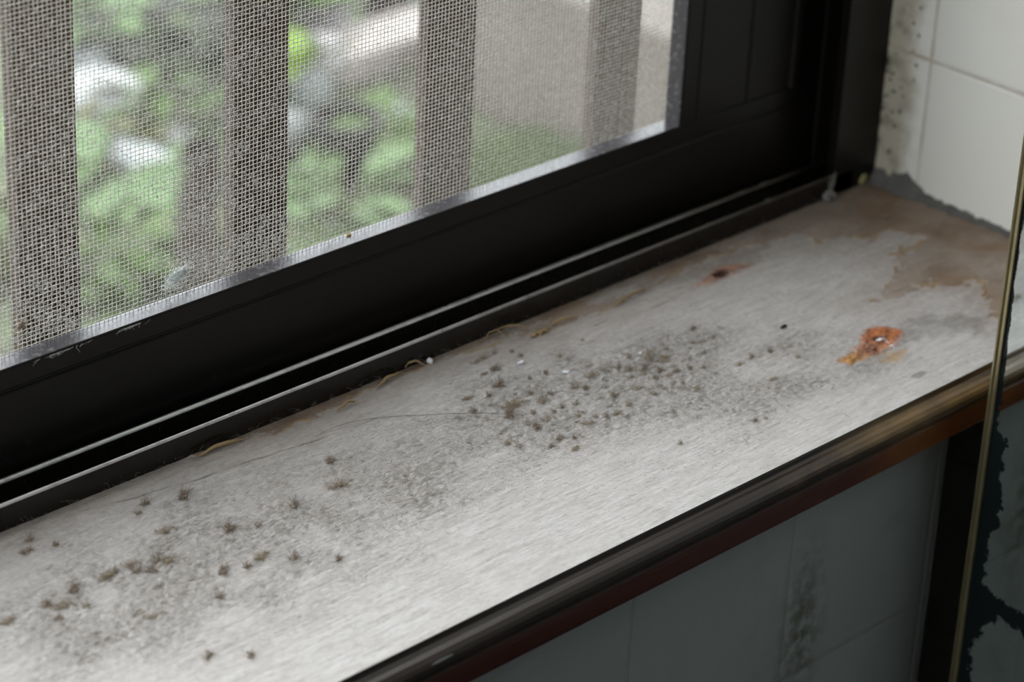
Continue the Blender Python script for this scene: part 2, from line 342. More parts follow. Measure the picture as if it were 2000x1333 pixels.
M_sill = mat('weathered_dusty_wood', (0.45, 0.43, 0.41), 0.85, 0, 0.25); g = G(M_sill)
def at(name):
    q = g.n('ShaderNodeVertexColor'); q.layer_name = name; s_ = g.n('ShaderNodeSeparateColor'); g.t.links.new(q.outputs[0], s_.inputs[0]); return s_.outputs
X_ = g.xyz(); W, SP, RL = at('wear_and_light'), at('spots'), at('relief')
gr = g.noise(380, (0.20, 1, 1), detail=6, rough=0.65); ft = g.noise(900, (0.5, 1, 1), detail=4, rough=0.7)
c = g.mix(g.step(gr, 0.30, 0.70), (0.365, 0.335, 0.312), (0.515, 0.490, 0.472))
c = g.mix(g.math('MULTIPLY', g.step(ft, 0.45, 0.75), 0.35), c, (0.64, 0.615, 0.59))
c = g.mix(g.math('MULTIPLY', g.step(g.noise(28, (0.5, 1, 1), detail=5), 0.45, 0.70), 0.30), c, (0.36, 0.32, 0.285))
c = g.mix(g.math('MULTIPLY', RL[0], 0.70), c, (0.13, 0.105, 0.080))  # low spots of the relief darkened in colour as micro-shadow
spk = g.step(g.noise(1000, (0.42, 1, 1), detail=4, rough=0.6), 0.54, 0.66)
c = g.mix(g.math('MULTIPLY', spk, g.step(RL[1], 0, 0.7, 0.16, 0.40)), c, (0.17, 0.145, 0.115))  # dark speckle paints the crisp micro-shadows of the fuzzy grain
spk2 = g.step(g.noise(430, (0.5, 1, 1), detail=4, rough=0.6), 0.58, 0.68)
c = g.mix(g.math('MULTIPLY', spk2, g.step(RL[1], 0, 0.7, 0.05, 0.24)), c, (0.20, 0.165, 0.125))
# scattered dark hairline checks running with the grain
chk = g.step(g.noise(420, (0.07, 1, 1), detail=3, rough=0.5), 0.655, 0.70)
chm = g.math('MULTIPLY', g.step(g.noise(14, detail=3), 0.42, 0.56), g.step(X_[1], 1.16*S, 1.22*S))
c = g.mix(g.math('MULTIPLY', g.math('MULTIPLY', chk, chm), 0.6), c, (0.12, 0.10, 0.08))
brn = g.mix(g.noise(90, (0.3, 1, 1), detail=6), (0.130, 0.078, 0.046), (0.27, 0.178, 0.112))
brn = g.mix(g.step(g.noise(18, detail=4), 0.45, 0.65), brn, (0.33, 0.235, 0.165))
c = g.mix(g.math('MULTIPLY', W[0], g.step(g.noise(70, (0.6, 1, 1), detail=8, rough=0.65), 0.34, 0.58, 0.72, 1.0)), c, brn)
c = g.mix(g.math('MULTIPLY', W[0], g.step(g.noise(150, (0.4, 1, 1), detail=6), 0.56, 0.70, 0, 0.5)), c, (0.07, 0.045, 0.03))
c = g.mix(g.math('MULTIPLY', W[1], 0.85), c, (0.30, 0.19, 0.085))
c = g.mix(g.math('MULTIPLY', SP[2], 0.85), c, (0.115, 0.10, 0.085))
rust = g.mix(g.step(g.noise(260, (0.5, 1, 1), detail=6), 0.35, 0.65), (0.19, 0.055, 0.016), (0.56, 0.185, 0.055))
c = g.mix(g.math('MULTIPLY', W[2], 0.95), c, rust)
c = g.mix(g.math('MULTIPLY', SP[1], 0.8), c, (0.40, 0.22, 0.055))
c = g.mix(SP[0], c, (0.045, 0.020, 0.015))
c = g.mix(g.math('MULTIPLY', RL[2], 0.8), c, (0.10, 0.075, 0.055))
g.base(c)
bp = g.bump(g.noise(560, (0.22, 1, 1), detail=6, rough=0.6), 0.0004, 0.40)
bp = g.bump(g.noise(1100, (0.45, 1, 1), detail=6, rough=0.65), 0.0007, g.step(RL[1], 0, 0.6, 0.30, 1.0), bp); g.normal(bp)
g.rough(g.step(W[0], 0, 1, 0.88, 0.55))

sill = empty('window_sill', (0.3, 1.25, 0), 'weathered grey wooden window sill with dusty raised grain, below the insect screen', 'window sill')
bo = link('board', me, M_sill, sill); keep(bo); tag(bo, 'grey weathered board top with rust and varnish stains')
b = MB(); b.box((-1.3, 1.105, -0.022), (XW, 1.525, -0.0035)); bb = keep(b.build('board_core', M_sill, sill))
for nm in ('wear_and_light', 'spots', 'relief'):
    a_ = bb.data.color_attributes.new(nm, 'FLOAT_COLOR', 'POINT')
    a_.data.foreach_set('color', np.tile([0, 0, 0, 1], len(bb.data.vertices)).astype(np.float32))
# moulded, varnished front edge
M_nose = mat('varnished_red_wood', (0.09, 0.03, 0.015), 0.32, 0, 0.5); g = G(M_nose); X = g.xyz()
gn = g.noise(120, (0.06, 1, 1), detail=6, rough=0.6)
wear_and_light = g.step(g.math('ADD', X[0], g.step(g.noise(20), 0.3, 0.7, -0.05, 0.05)), 1.44*S, 1.66*S)  # warm light thrown back by the mirror, painted onto the right end
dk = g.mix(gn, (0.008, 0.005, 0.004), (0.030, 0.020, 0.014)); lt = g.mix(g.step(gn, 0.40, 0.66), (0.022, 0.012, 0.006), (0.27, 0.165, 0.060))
top = g.mix(wear_and_light, dk, lt)
lowc = g.mix(wear_and_light, g.mix(gn, (0.035, 0.009, 0.006), (0.062, 0.015, 0.010)), g.mix(gn, (0.12, 0.038, 0.010), (0.24, 0.085, 0.018)))
is_low = g.step(X[2], -0.0240*S, -0.0262*S)
lowc = g.mix(g.math('MULTIPLY', g.step(g.noise(40, (0.1, 1, 1), detail=5), 0.55, 0.75), 0.5), lowc, (0.02, 0.012, 0.008))
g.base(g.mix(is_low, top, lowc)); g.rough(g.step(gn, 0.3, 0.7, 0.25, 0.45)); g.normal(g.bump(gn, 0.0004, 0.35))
prof = [(1.112, -0.0005), (1.1025, -0.0004), (1.1012, -0.0016), (1.1000, -0.0042), (1.0975, -0.0052), (1.0945, -0.0050), (1.0915, -0.0056), (1.0885, -0.0078), (1.0870, -0.0105), (1.0868, -0.0135), (1.0880, -0.0165), (1.0910, -0.0195), (1.0940, -0.0220), (1.0950, -0.0245), (1.0935, -0.0262), (1.0930, -0.0300), (1.0935, -0.0435), (1.0965, -0.0465), (1.112, -0.0470)]
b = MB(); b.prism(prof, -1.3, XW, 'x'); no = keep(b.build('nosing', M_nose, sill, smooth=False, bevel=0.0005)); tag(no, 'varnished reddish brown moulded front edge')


# rusty nail heads sunk in the board
M_nail = mat('rusted_iron', (0.035, 0.018, 0.013), 0.85, 0.3); g = G(M_nail); g.base(g.mix(g.noise(900), (0.012, 0.008, 0.008), (0.10, 0.035, 0.015)))
M_white = mat('white_efflorescence', (0.80, 0.80, 0.82), 0.9)
def blob(c, r, seed, sq=(1, 1, 1), amp=0.35, nu=14, nv=9):
    rr = np.random.default_rng(seed); V = []; F = []
    ph = rr.uniform(0, 6.28, 8); fr = rr.integers(1, 5, 8)
    for i in range(nv+1):
        th = math.pi*i/nv
        for j in range(nu):
            a = 2*math.pi*j/nu
            k = 1 + amp*0.5*(math.sin(fr[0]*a+ph[0])*math.sin(th) + math.sin(fr[1]*a+ph[1]+2*th)*math.sin(th)*0.7 + math.cos(3*th+ph[2])*0.3) + rr.normal(0, amp*0.10)*math.sin(th)
            V.append((c[0]+r*sq[0]*k*math.sin(th)*math.cos(a), c[1]+r*sq[1]*k*math.sin(th)*math.sin(a), c[2]+r*sq[2]*k*math.cos(th)))
    for i in range(nv):
        for j in range(nu): F.append((i*nu+j, (i+1)*nu+j, (i+1)*nu+(j+1) % nu, i*nu+(j+1) % nu))
    return V, F
def nail(x, y, label, white):
    t = empty('rusty_nail', (x, y, -0.003), label, 'nail', None)
    b = MB(); b.add(*blob((x, y, -0.0035), 0.0042, int(x*1e4), (1.0, 1.0, 0.35))); keep(b.build('nail_head', M_nail, t, smooth=True))
    b = MB(); b.add(*blob((x, y, -0.0075), 0.0016, int(x*1e4)+1, (1, 1, 2.5))); keep(b.build('shank', M_nail, t, smooth=True))
    if white:
        b = MB()
        for k in range(34):
            a = random.uniform(0, 6.28); r = random.uniform(0, 1)**0.7*0.0034
            b.add(*blob((x - 0.0005 + r*math.cos(a), y - 0.001 + r*math.sin(a)*0.9, -0.0012 + random.uniform(0, 0.0012)), random.uniform(0.0004, 0.0010), 100+k, nu=6, nv=4))
        for k in range(26):
            f = random.random(); b.add(*blob((x + 0.0015 - 0.006*f + random.gauss(0, 0.0008), y - 0.003 - 0.017*f + random.gauss(0, 0.0008), 0.0004), random.uniform(0.0002, 0.0007), 200+k, nu=6, nv=4))
        tag(keep(b.build('crumbs', M_white, t, smooth=True)), 'white crumbly deposit')
b = MB(); b.add(*blob((1.0715, 1.0869, -0.0090), 0.0022, 12, (3.6, 0.18, 0.55), 0.5, 16, 8)); tag(keep(b.build('paint_chip', mat('pale_scuff', (0.20, 0.20, 0.19), 0.6), sill, smooth=True)), 'small pale scuff on the front edge')
nail(1.6361, 1.1833, 'rusty nail with white crust in a bright orange stain near the sill front', True)
nail(1.6273, 1.3423, 'dark rusty nail in a dull brown stain near the window track', False)

# ------------------------------------------------------------------ dust and fibres on the sill
M_fib = mat('grey_wood_fibre', (0.52, 0.48, 0.44), 0.9, 0, 0.1); M_fib2 = mat('brown_wood_fibre', (0.30, 0.24, 0.19), 0.9, 0, 0.1)
M_tan = mat('tan_splinter', (0.36, 0.25, 0.13), 0.8, 0, 0.2); M_core = mat('dust_tuft_core', (0.34, 0.29, 0.24), 0.95, 0, 0.1)
def height_at(x, y):
    i = np.clip(np.searchsorted(xs, x), 0, NX-1); j = np.clip(np.searchsorted(ysl, y), 0, NY-1); return Z[i, j]
def scatter(n, seed, floor=0.02):
    r = np.random.default_rng(seed); P = []
    pr = np.clip(fuz, floor, 1)*fine_x*(1-0.7*m_brown); pr = pr[60:]; 
    cdf = np.cumsum(pr.ravel()); k = np.searchsorted(cdf, r.uniform(0, cdf[-1], n))
    i, j = np.unravel_index(k, pr.shape); i = i + 60
    return np.stack([xs[i] + r.uniform(-.0003, .0003, n), ysl[j] + r.uniform(-.0003, .0003, n), Z[i, j]], 1)
def fuzz(name, n, seed, L, m_, rad, lift, label):
    r = np.random.default_rng(seed); B = scatter(n, seed)
    hd = np.where(r.random(n) < 0.5, 0, np.pi) + r.normal(0, 0.7, n)
    P, R = fibres(B, r.uniform(*L, n), lift, 1.3, 4, rad, hd, r)
    P[:, :, 2] = np.maximum(P[:, :, 2], B[:, None, 2] + 0.0001)
    o = link(name, npmesh(name, *tubes(P, R, 3), True), m_); tag(o, label, 'dust', kind='stuff'); return o
fuzz('wood_fibre_fuzz', 60000, 31, (0.0014, 0.0042), M_fib, 0.000085, 0.32, 'pale grey raised wood fibres and lint over the dusty sill')
fuzz('brown_dust_fuzz', 8000, 32, (0.0010, 0.0036), M_fib2, 0.00010, 0.30, 'fine brown dust fibres mixed into the sill fuzz')
TA = [(1.349,1.3181,2.0),(1.3637,1.3577,1.1),(1.3726,1.3591,1.5),(1.3651,1.3391,1.5),(1.3545,1.3392,.8),(1.3852,1.3597,1),(1.3968,1.3434,1),(1.3968,1.3523,.9),(1.4205,1.3237,1),(1.3921,1.28,1.8),(1.3959,1.2725,1.2),(1.3357,1.2893,2.2),(1.3555,1.279,2.0),(1.3217,1.2783,1.7),(1.3384,1.2705,1.3),(1.3409,1.2581,1.2),(1.3233,1.2607,1.4),(1.3246,1.2535,1.4),(1.3585,1.2342,1.3),(1.3693,1.2852,1.2),(1.357,1.2924,.9),(1.3317,1.3114,1.2),(1.4132,1.2839,1.3),(1.4271,1.2853,1.4),(1.444,1.2734,1.6),(1.4793,1.2838,1),(1.468,1.2754,2.4),(1.4589,1.2874,1),(1.4499,1.2511,1.3),(1.4281,1.2478,1.2),(1.4304,1.2353,1.3),(1.4037,1.2512,1.2),(1.4032,1.2349,1.1),(1.3743,1.2612,1.3),(1.362,1.2652,1),(1.3523,1.263,1.1),(1.3629,1.2479,1.2),(1.3711,1.239,1),(1.3778,1.2334,1.1),(1.3874,1.2315,1),(1.3902,1.2416,.8),(1.3916,1.3105,.9),(1.3764,1.3124,.9),(1.4217,1.3161,.7),(1.4526,1.3307,.7),(1.3074,1.3026,1.1),(1.3177,1.3189,1.1),(1.3898,1.2233,.9),(1.3257,1.2305,1),(1.3348,1.2248,.9),(1.2923,1.2506,1.1),(1.2953,1.2421,1.2),(1.313,1.2273,1),(1.3245,1.2137,1),(1.2979,1.2638,.8),
      (1.455,1.266,1.3),(1.462,1.258,1.2),(1.473,1.266,1.1),(1.448,1.262,1.3),(1.436,1.263,1.0),(1.482,1.270,1.2),(1.440,1.281,1.2),(1.470,1.248,1.0),(1.480,1.243,1.1)]
TB = [(1.5154,1.2724),(1.5242,1.2691),(1.5088,1.2543),(1.5354,1.2678),(1.5328,1.2266),(1.5162,1.2249),(1.5608,1.2033),(1.5505,1.2236),(1.4614,1.2475),(1.4903,1.2387),(1.5339,1.2892),(1.459,1.2306),(1.4631,1.2197),(1.4663,1.1546),(1.458,1.1579),(1.5162,1.1904),(1.3887,1.1701)]
TC = [(0.9525,1.3635),(0.9417,1.3516),(0.9615,1.3467),(0.9842,1.2944),(0.9827,1.2868),(0.9885,1.2789),(0.9643,1.2937),(0.9706,1.2942),(0.9377,1.2932),(0.9121,1.2894),(0.9199,1.2827),(0.9312,1.273),(0.9071,1.2712),(0.8818,1.2902),(1.116,1.2823),(1.0672,1.3413),(1.0405,1.3511),(1.0294,1.3134),(1.081,1.2789),(1.0616,1.2861),(1.0558,1.2453),(1.0721,1.2313),(1.0252,1.2475),(1.0412,1.2427),(0.9565,1.2345),(1.0029,1.2259),(1.0934,1.2102),(1.0059,1.2819),(1.0003,1.2881),(0.9536,1.1765),(0.9741,1.1589),(1.1574,1.2844),(1.0294,1.3447),(1.1754,1.3124)]
def tuft_mesh(k):
    r = np.random.default_rng(400+k); n = [50, 80, 36, 64, 90, 44, 70][k]
    a = r.uniform(0, 6.28, n); q = r.uniform(0, 1, n)**0.7*0.0024; el = [1.0, 2.3, 0.8, 1.5, 2.0, 1.2, 1.7][k]
    bx = q*np.cos(a)*el; by = q*np.sin(a)*0.9 + 0.0006*np.sin(bx*900)
    B = np.stack([bx, by, r.uniform(0, 0.0010, n)], 1)
    P, R = fibres(B, r.uniform(0.0014, 0.0046, n), [0.8, 0.4, 1.0, 0.5, 0.3, 0.8, 0.55][k], 3.0, 7, 0.00010, None, r)
    P[:, :, 2] = np.maximum(P[:, :, 2], 0.0)
    return npmesh('dust_tuft', *tubes(P, R, 3), True)
def tuft_core(k):
    V, F = blob((0, 0, 0.0003), 0.0011, 500+k, (1.5, 0.8, 0.5), 0.9, 12, 8)
    return npmesh('core', np.array(V), np.array(F), True)
tm = [(tuft_mesh(k), tuft_core(k)) for k in range(7)]
M_t = [mat('tuft_fibre_%d' % k, c, 0.9, 0, 0.1) for k, c in enumerate(((0.24, 0.18, 0.13), (0.36, 0.29, 0.21), (0.30, 0.25, 0.20)))]
for k, (a_, b_) in enumerate(tm): a_.materials.append(M_t[k % 3]); b_.materials.append(M_core)
proto = []
for k in range(7):
    proto.append(None)
def place_tuft(i, x, y, s, label, group):
    k = i % 7
    o = bpy.data.objects.new('dust_tuft', tm[k][0]); C.objects.link(o)
    o.location = (x*S, y*S, (float(height_at(x, y)) - 0.0002)*S); o.rotation_euler = (0, 0, random.uniform(-0.5, 0.5) + (math.pi if random.random() < .5 else 0))
    o.scale = (s, s, s*random.uniform(0.8, 1.2)); tag(o, label, 'dust tuft', group)
    c_ = bpy.data.objects.new('core', tm[k][1]); C.objects.link(c_); c_.parent = o
for i, (x, y, s) in enumerate(TA):
    lab = 'brown dust tuft standing in the sharp fuzzy patch at mid sill'; grp = 'dust tufts of the sharp patch at mid sill'
    if i == 0: lab, grp = 'tall brown dust tuft standing alone left of the fuzzy patch, below the white flake', None
    if i == 11: lab, grp = 'widest dark brown dust tuft, lying at the left end of the fuzzy patch', None
    if i == 26: lab, grp = 'large pale tan dust tuft at the top of the fuzzy patch', None
    place_tuft(i, x, y, s, lab, grp)
for i, (x, y) in enumerate(TB): place_tuft(i+3, x, y, random.uniform(0.8, 1.15), 'small brown dust tuft between the fuzzy patch and the front rust stain', 'dust tufts on the right part of the sill')
for i, (x, y) in enumerate(TC): place_tuft(i+5, x, y, random.uniform(1.2, 1.9), 'blurred brown dust tuft on the near left part of the sill', 'dust tufts on the near left sill')

# splinters along the track
def splinter(x0, y0, x1, y1, wd, label, lift=0.004, m_=None):
    K = 9; t = np.linspace(0, 1, K); r = np.random.default_rng(int(x0*1e4))
    P = np.stack([x0+(x1-x0)*t, y0+(y1-y0)*t + r.normal(0, 0.0006, K), 0.0012 + lift*np.sin(t*math.pi)*0.7 + 0*t], 1)[None]
    R = (wd*(0.35+np.sin(np.linspace(0.25, math.pi-0.2, K))))[None]
    o = link('wood_splinter', npmesh('wood_splinter', *tubes(P, R, 5), True), m_ or M_tan); tag(o, label, 'splinter', 'wood splinters along the window track'); return o
splinter(1.3145, 1.3850, 1.3290, 1.3790, 0.0007, 'tan splinter leaning on the track left of the white pellet', 0.006)
splinter(1.4110, 1.3850, 1.4330, 1.3690, 0.0006, 'long thin tan splinter arching beside the track at mid sill', 0.006)
splinter(1.3940, 1.3800, 1.4092, 1.3730, 0.0004, 'fine upright hair-like splinter by the track left of the arching one', 0.010)
splinter(1.2763, 1.3745, 1.3080, 1.3800, 0.0009, 'flat tan splinter on the varnish edge below the white pellet')
splinter(1.2290, 1.3660, 1.2500, 1.3690, 0.0008, 'tan splinter at the edge of the reddish strip, left part')
splinter(1.4500, 1.3640, 1.4760, 1.3590, 0.0010, 'tan splinter lying right of the curled wood shaving')
splinter(1.5150, 1.3560, 1.5560, 1.3600, 0.0009, 'straight tan splinter along the varnish edge before the rear nail')
splinter(1.1100, 1.3790, 1.1500, 1.3770, 0.0012, 'blurred wide tan splinter beside the track at the near left')
b = MB()
for k in range(5): b.add(*blob((1.4265+k*0.004, 1.3600+0.001*math.sin(k*2), 0.0015), 0.0030, 60+k, (1, 0.5, 0.5), 0.9, 10, 7))
o = b.build('wood_shaving', M_tan, smooth=True); tag(o, 'curled tan wood shaving beside the track at mid sill', 'wood shaving')
# lint and hairs in the dark corner under the lip
r = np.random.default_rng(77); n = 420
B = np.stack([r.uniform(0.85, 1.84, n), 1.3845 - np.abs(r.normal(0, 0.006, n)), r.uniform(0, 0.003, n)], 1)
P, R = fibres(B, r.uniform(0.003, 0.012, n), 0.3, 2.2, 7, 0.00012, None, r); P[:, :, 2] = np.clip(P[:, :, 2], 0.0004, 0.005); P[:, :, 1] = np.minimum(P[:, :, 1], 1.3845)
o = link('lint', npmesh('lint', *tubes(P, R, 3), True), mat('grey_lint', (0.22, 0.20, 0.17), 0.9)); tag(o, 'grey lint and hairs gathered along the foot of the window track', 'lint', kind='stuff')
# single crumbs
def crumb(name, x, y, r_, col, label, cat, sq=(1, 1, 1), z=None):
    b = MB(); zz = (float(height_at(x, y)) + r_*sq[2]*0.85) if z is None else z
    b.add(*blob((x, y, zz), r_, int(x*1e4 + y*1e3), sq, 0.35)); o = b.build(name, mat(name + '_surface', col, 0.7), smooth=True); return tag(o, label, cat)
crumb('white_pellet', 1.3357, 1.3795, 0.0024, (0.82, 0.82, 0.84), 'round white pellet beside the track at mid sill', 'pellet')
crumb('white_flake', 1.3884, 1.3338, 0.0024, (0.85, 0.86, 0.90), 'long bright white flake behind the dust tufts', 'flake', (1.5, 0.6, 0.5))
crumb('white_flake', 1.4045, 1.3019, 0.0022, (0.66, 0.68, 0.70), 'dull white flake in front of the long bright one', 'flake', (1.3, 0.9, 0.3))
crumb('white_flake', 1.4700, 1.2855, 0.0016, (0.75, 0.77, 0.80), 'small white flake next to the pale tan tuft', 'flake', (1.0, 1.0, 0.6))
crumb('black_crumb', 1.5924, 1.2448, 0.0021, (0.012, 0.012, 0.016), 'small black crumb alone left of the orange rust stain', 'crumb', (1.6, 0.7, 0.7))
crumb('yellow_crumb', 1.8640, 1.3860, 0.0062, (0.26, 0.23, 0.10), 'yellowish crumb in the corner at the end of the track', 'crumb', (1.1, 0.7, 0.9))
b = MB()
for k in range(16): b.add(*blob((1.812 + random.uniform(-0.010, 0.006), 1.380 + random.uniform(-0.004, 0.002), 0.002 + random.uniform(0, 0.006)), random.uniform(0.0015, 0.0032), 80+k, nu=8, nv=5))
P, R = fibres(np.tile([[1.8165, 1.3835, 0.004]], (14, 1)) + rng.normal(0, 0.001, (14, 3)), 0.016, 0.2, 0.5, 6, 0.0006, None); P[:, :, 2] += np.linspace(0, 0.014, 6)[None]; P[:, :, 0] = 1.8165 + (P[:, :, 0]-1.8165)*0.25; P[:, :, 1] = 1.3840 - np.abs(P[:, :, 1]-1.384)*0.2
V_, F_ = tubes(P, R, 4); b.add(V_.tolist(), F_.tolist())
tag(b.build('cobweb_fluff', mat('pale_fluff', (0.22, 0.21, 0.20), 0.95), smooth=True), 'pale fluff of cobweb leaning on the far end of the track', 'cobweb')
# one long hair
t = np.linspace(0, 1, 40); hx = 1.195 + 0.135*t; hy = 1.347 - 0.07*t**1.8 + 0.004*np.sin(5*t)
P = np.stack([hx, hy, height_at(hx, hy) + 0.0012 + 0.0006*np.sin(9*t)], 1)[None]
tag(link('hair_strand', npmesh('hair_strand', *tubes(P, np.full((1, 40), 0.00016), 4), True), mat('brown_hair', (0.07, 0.04, 0.025), 0.5)), 'thin brown hair curving over the sill, left of the fuzzy patch', 'hair')

# ------------------------------------------------------------------ window frame with tracks (setting)
win = empty('window_1', (0.3, 1.40, 0), None, None); win['kind'] = 'structure'
b = MB()                                                     # bottom track: channel with lips
arc = lambda cy_, cz_, r_: [(cy_ - r_*math.cos(a), cz_ + r_*math.sin(a)) for a in np.linspace(-0.3, math.pi + 0.3, 12)]
prof = [(1.3845, -0.003), (1.3845, 0.0180)] + arc(1.3859, 0.0190, 0.0013) + [(1.3873, 0.0180), (1.3873, 0.004), (1.4098, 0.004), (1.4098, 0.0165)] + arc(1.4113, 0.0188, 0.0026) + [(1.4128, 0.0165), (1.4128, 0.006), (1.500, 0.006), (1.500, -0.003)]
b.prism(prof, -1.3, 1.846, 'x'); tf = keep(b.build('bottom_track', M_track, win, smooth=True))
tf.modifiers.new('edges', 'EDGE_SPLIT').split_angle = math.radians(48); tag(tf, 'bottom track with two long lips')
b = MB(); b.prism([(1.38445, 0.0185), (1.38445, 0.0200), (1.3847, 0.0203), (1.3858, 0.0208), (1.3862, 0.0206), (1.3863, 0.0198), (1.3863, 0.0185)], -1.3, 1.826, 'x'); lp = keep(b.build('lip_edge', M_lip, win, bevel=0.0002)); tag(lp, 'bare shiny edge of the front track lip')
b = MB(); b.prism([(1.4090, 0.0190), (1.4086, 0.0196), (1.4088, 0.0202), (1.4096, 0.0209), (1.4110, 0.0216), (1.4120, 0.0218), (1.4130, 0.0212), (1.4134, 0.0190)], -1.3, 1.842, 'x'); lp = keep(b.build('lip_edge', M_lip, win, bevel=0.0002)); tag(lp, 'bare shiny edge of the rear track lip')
b = MB()                                                     # right jamb: same channel upright
b.prism([(1.8200, 1.3845), (XW, 1.3845), (XW, 1.500), (1.842, 1.500), (1.842, 1.4128), (1.822, 1.4124), (1.820, 1.4110), (1.822, 1.4096), (1.842, 1.4092), (1.842, 1.3870), (1.8206, 1.3868)], 0.0, 3.6, 'z')
tag(keep(b.build('right_jamb', M_frame, win, bevel=0.0004)), 'dark bronze upright jamb')
b = MB(); b.box((-1.3, 1.385, 0.0), (-1.25, 1.50, 3.6)); keep(b.build('left_jamb', M_frame, win))
b = MB(); b.box((-1.25, 1.385, 3.54), (1.842, 1.50, 3.6)); keep(b.build('head', M_frame, win))
for (x, ln) in ((1.7450, 0.006), (1.7050, 0.004)):          # caked dirt on the lips
    pass
b = MB()
for k, (x, y) in enumerate(((1.7560, 1.4108), (1.7270, 1.4108), (1.7330, 1.3855), (1.6590, 1.3855))): b.add(*blob((x, y, 0.0206), 0.0022 if k != 3 else 0.0012, 90+k, (2.2, 0.7, 0.6)))
tag(keep(b.build('dirt_crust', M_cement, win, smooth=True)), 'small crusts of dirt on the track lips')

# ------------------------------------------------------------------ screen sash
X0, X1, ZT, YS = 0.52, 1.653, 1.02, 1.436
sash = empty('screen_sash', ((X0+X1)/2, 1.43, 0.008), 'dark bronze sliding sash with grey insect screen, running in the window track', 'insect screen')
b = MB()                                                     # bottom rail: front face with shallow bead, flat top ledge
b.prism([(1.4200, 0.0070), (1.4200, 0.0790), (1.4215, 0.0800), (1.4215, 0.0818), (1.4200, 0.0828), (1.4200, 0.0972), (1.4208, 0.0980), (1.4375, 0.0980), (1.4375, 0.0070)], X0 - 0.06, 1.84, 'x')
tag(keep(b.build('bottom_rail', M_frame, sash, bevel=0.0005)), 'dark rail below the screen')
b = MB(); b.box((X0 - 0.002, 1.4212, 0.0972), (X1 + 0.0006, 1.4366, 0.0984)); tag(keep(b.build('spline_ledge', M_rail, sash)), 'pale grey dusty ledge holding the screen')
b = MB()
b.prism([(X1, 1.4215), (X1 + 0.001, 1.4200), (1.671, 1.4200), (1.6718, 1.4186), (1.6742, 1.4186), (1.675, 1.4215), (1.736, 1.4215), (1.737, 1.4195), (1.740, 1.4195), (1.741, 1.4215), (1.792, 1.4215), (1.793, 1.4188), (1.800, 1.4188), (1.802, 1.4215), (1.840, 1.4215), (1.840, 1.4375), (X1, 1.4375)], 0.0960, ZT + 0.06, 'z')
tag(keep(b.build('right_stile', M_frame, sash, bevel=0.0003)), 'dark stile right of the screen')
b = MB(); b.box((X1 - 0.0012, 1.4212, 0.0984), (X1, 1.4366, ZT)); tag(keep(b.build('side_ledge', M_rail, sash)), 'grey edge strip right of the screen')
b = MB(); b.box((X0 - 0.06, 1.420, 0.098), (X0, 1.4375, ZT + 0.06)); keep(b.build('left_stile', M_frame, sash))
b = MB(); b.box((X0, 1.420, ZT), (X1, 1.4375, ZT + 0.06)); keep(b.build('top_rail', M_frame, sash))
# woven wire cloth
px, pz, rw_ = 0.00365, 0.00322, 0.00030
nx = int((X1-X0)/px); nz = int((ZT-0.0975)/pz)
gx = X0 + px*(np.arange(nx)+0.5); gz = 0.0982 + pz*(np.arange(nz)+0.5)
jx = np.cumsum(rng.normal(0, 0.00004, (nx, nz)), axis=1)*0.5 + rng.normal(0, 0.00010, (nx, nz)); jz = rng.normal(0, 0.00010, (nx, nz))
jx -= jx.mean(1, keepdims=True)
alt = np.where((np.arange(nx)[:, None] + np.arange(nz)[None, :]) % 2 == 0, 1.0, -1.0)
GX = gx[:, None] + jx; GZ = gz[None, :] + jz
def ends(A, lo, hi, ax):                                     # wires reach into the frame
    a = np.full_like(A.take([0], ax), lo); c_ = np.full_like(A.take([0], ax), hi); return np.concatenate([a, A, c_], ax)
warp = np.stack([np.concatenate([GX[:, :1], GX, GX[:, -1:]], 1), YS + np.concatenate([0*alt[:, :1], alt*rw_*0.85, 0*alt[:, :1]], 1), ends(GZ, 0.0978, ZT + 0.002, 1)], -1)
weft = np.stack([ends(GX, X0 - 0.002, X1 + 0.002, 0), YS - np.concatenate([0*alt[:1], alt*rw_*0.85, 0*alt[:1]], 0), np.concatenate([GZ[:1], GZ, GZ[-1:]], 0)], -1).transpose(1, 0, 2)
V1, F1 = tubes(warp, np.full(warp.shape[:2], rw_), 4); V2, F2 = tubes(weft, np.full(weft.shape[:2], rw_), 4)
M_wire = mat('dusty_grey_wire', (0.46, 0.43, 0.39), 0.6, 0, 0.4); g = G(M_wire)
g.base(g.mix(g.step(g.noise(500, detail=3), 0.35, 0.65), (0.46, 0.41, 0.35), (0.72, 0.665, 0.59)))
sc_ = link('screen_mesh', npmesh('screen_mesh', np.concatenate([V1, V2]), np.concatenate([F1, F2 + len(V1)]), True), M_wire, sash); keep(sc_); tag(sc_, 'grey woven wire cloth')
# fluff caught in the wire cloth
r = np.random.default_rng(55); n = 110000
cx = r.uniform(0.95, 1.65, n); cz = r.uniform(0.10, 0.36, n)
dens = np.exp(-(((cx-1.16)/0.045)**2)) * 0.9 + 0.35*np.exp(-(((cx-1.08 - (0.25-cz)*-0.2)/0.03)**2)) + 0.55*np.exp(-(((cz-0.115)/0.018)**2))*(cx < 1.32) + 0.5*np.exp(-(((cx-1.01)/0.02)**2 + ((cz-0.15)/0.05)**2)) + 0.16
dens *= 0.5 + 0.5*np.sin(cx*61 + 5*np.sin(cz*47))*np.sin(cz*53 + 3*np.sin(cx*37))*1.2 + 0.25
k = r.random(n) < dens*0.70; cx, cz = cx[k], cz[k]; n = len(cx)
Bz = np.stack([cx, np.full(n, YS) - r.uniform(-0.0003, 0.0006, n), cz], 1)
P, R = fibres(np.zeros((n, 3)), r.uniform(0.0015, 0.0050, n), 0.35, 3.0, 6, 0.00017, None, r)
Q = np.stack([P[:, :, 0], -np.abs(P[:, :, 2])*0.5, P[:, :, 1]], -1) + Bz[:, None, :]
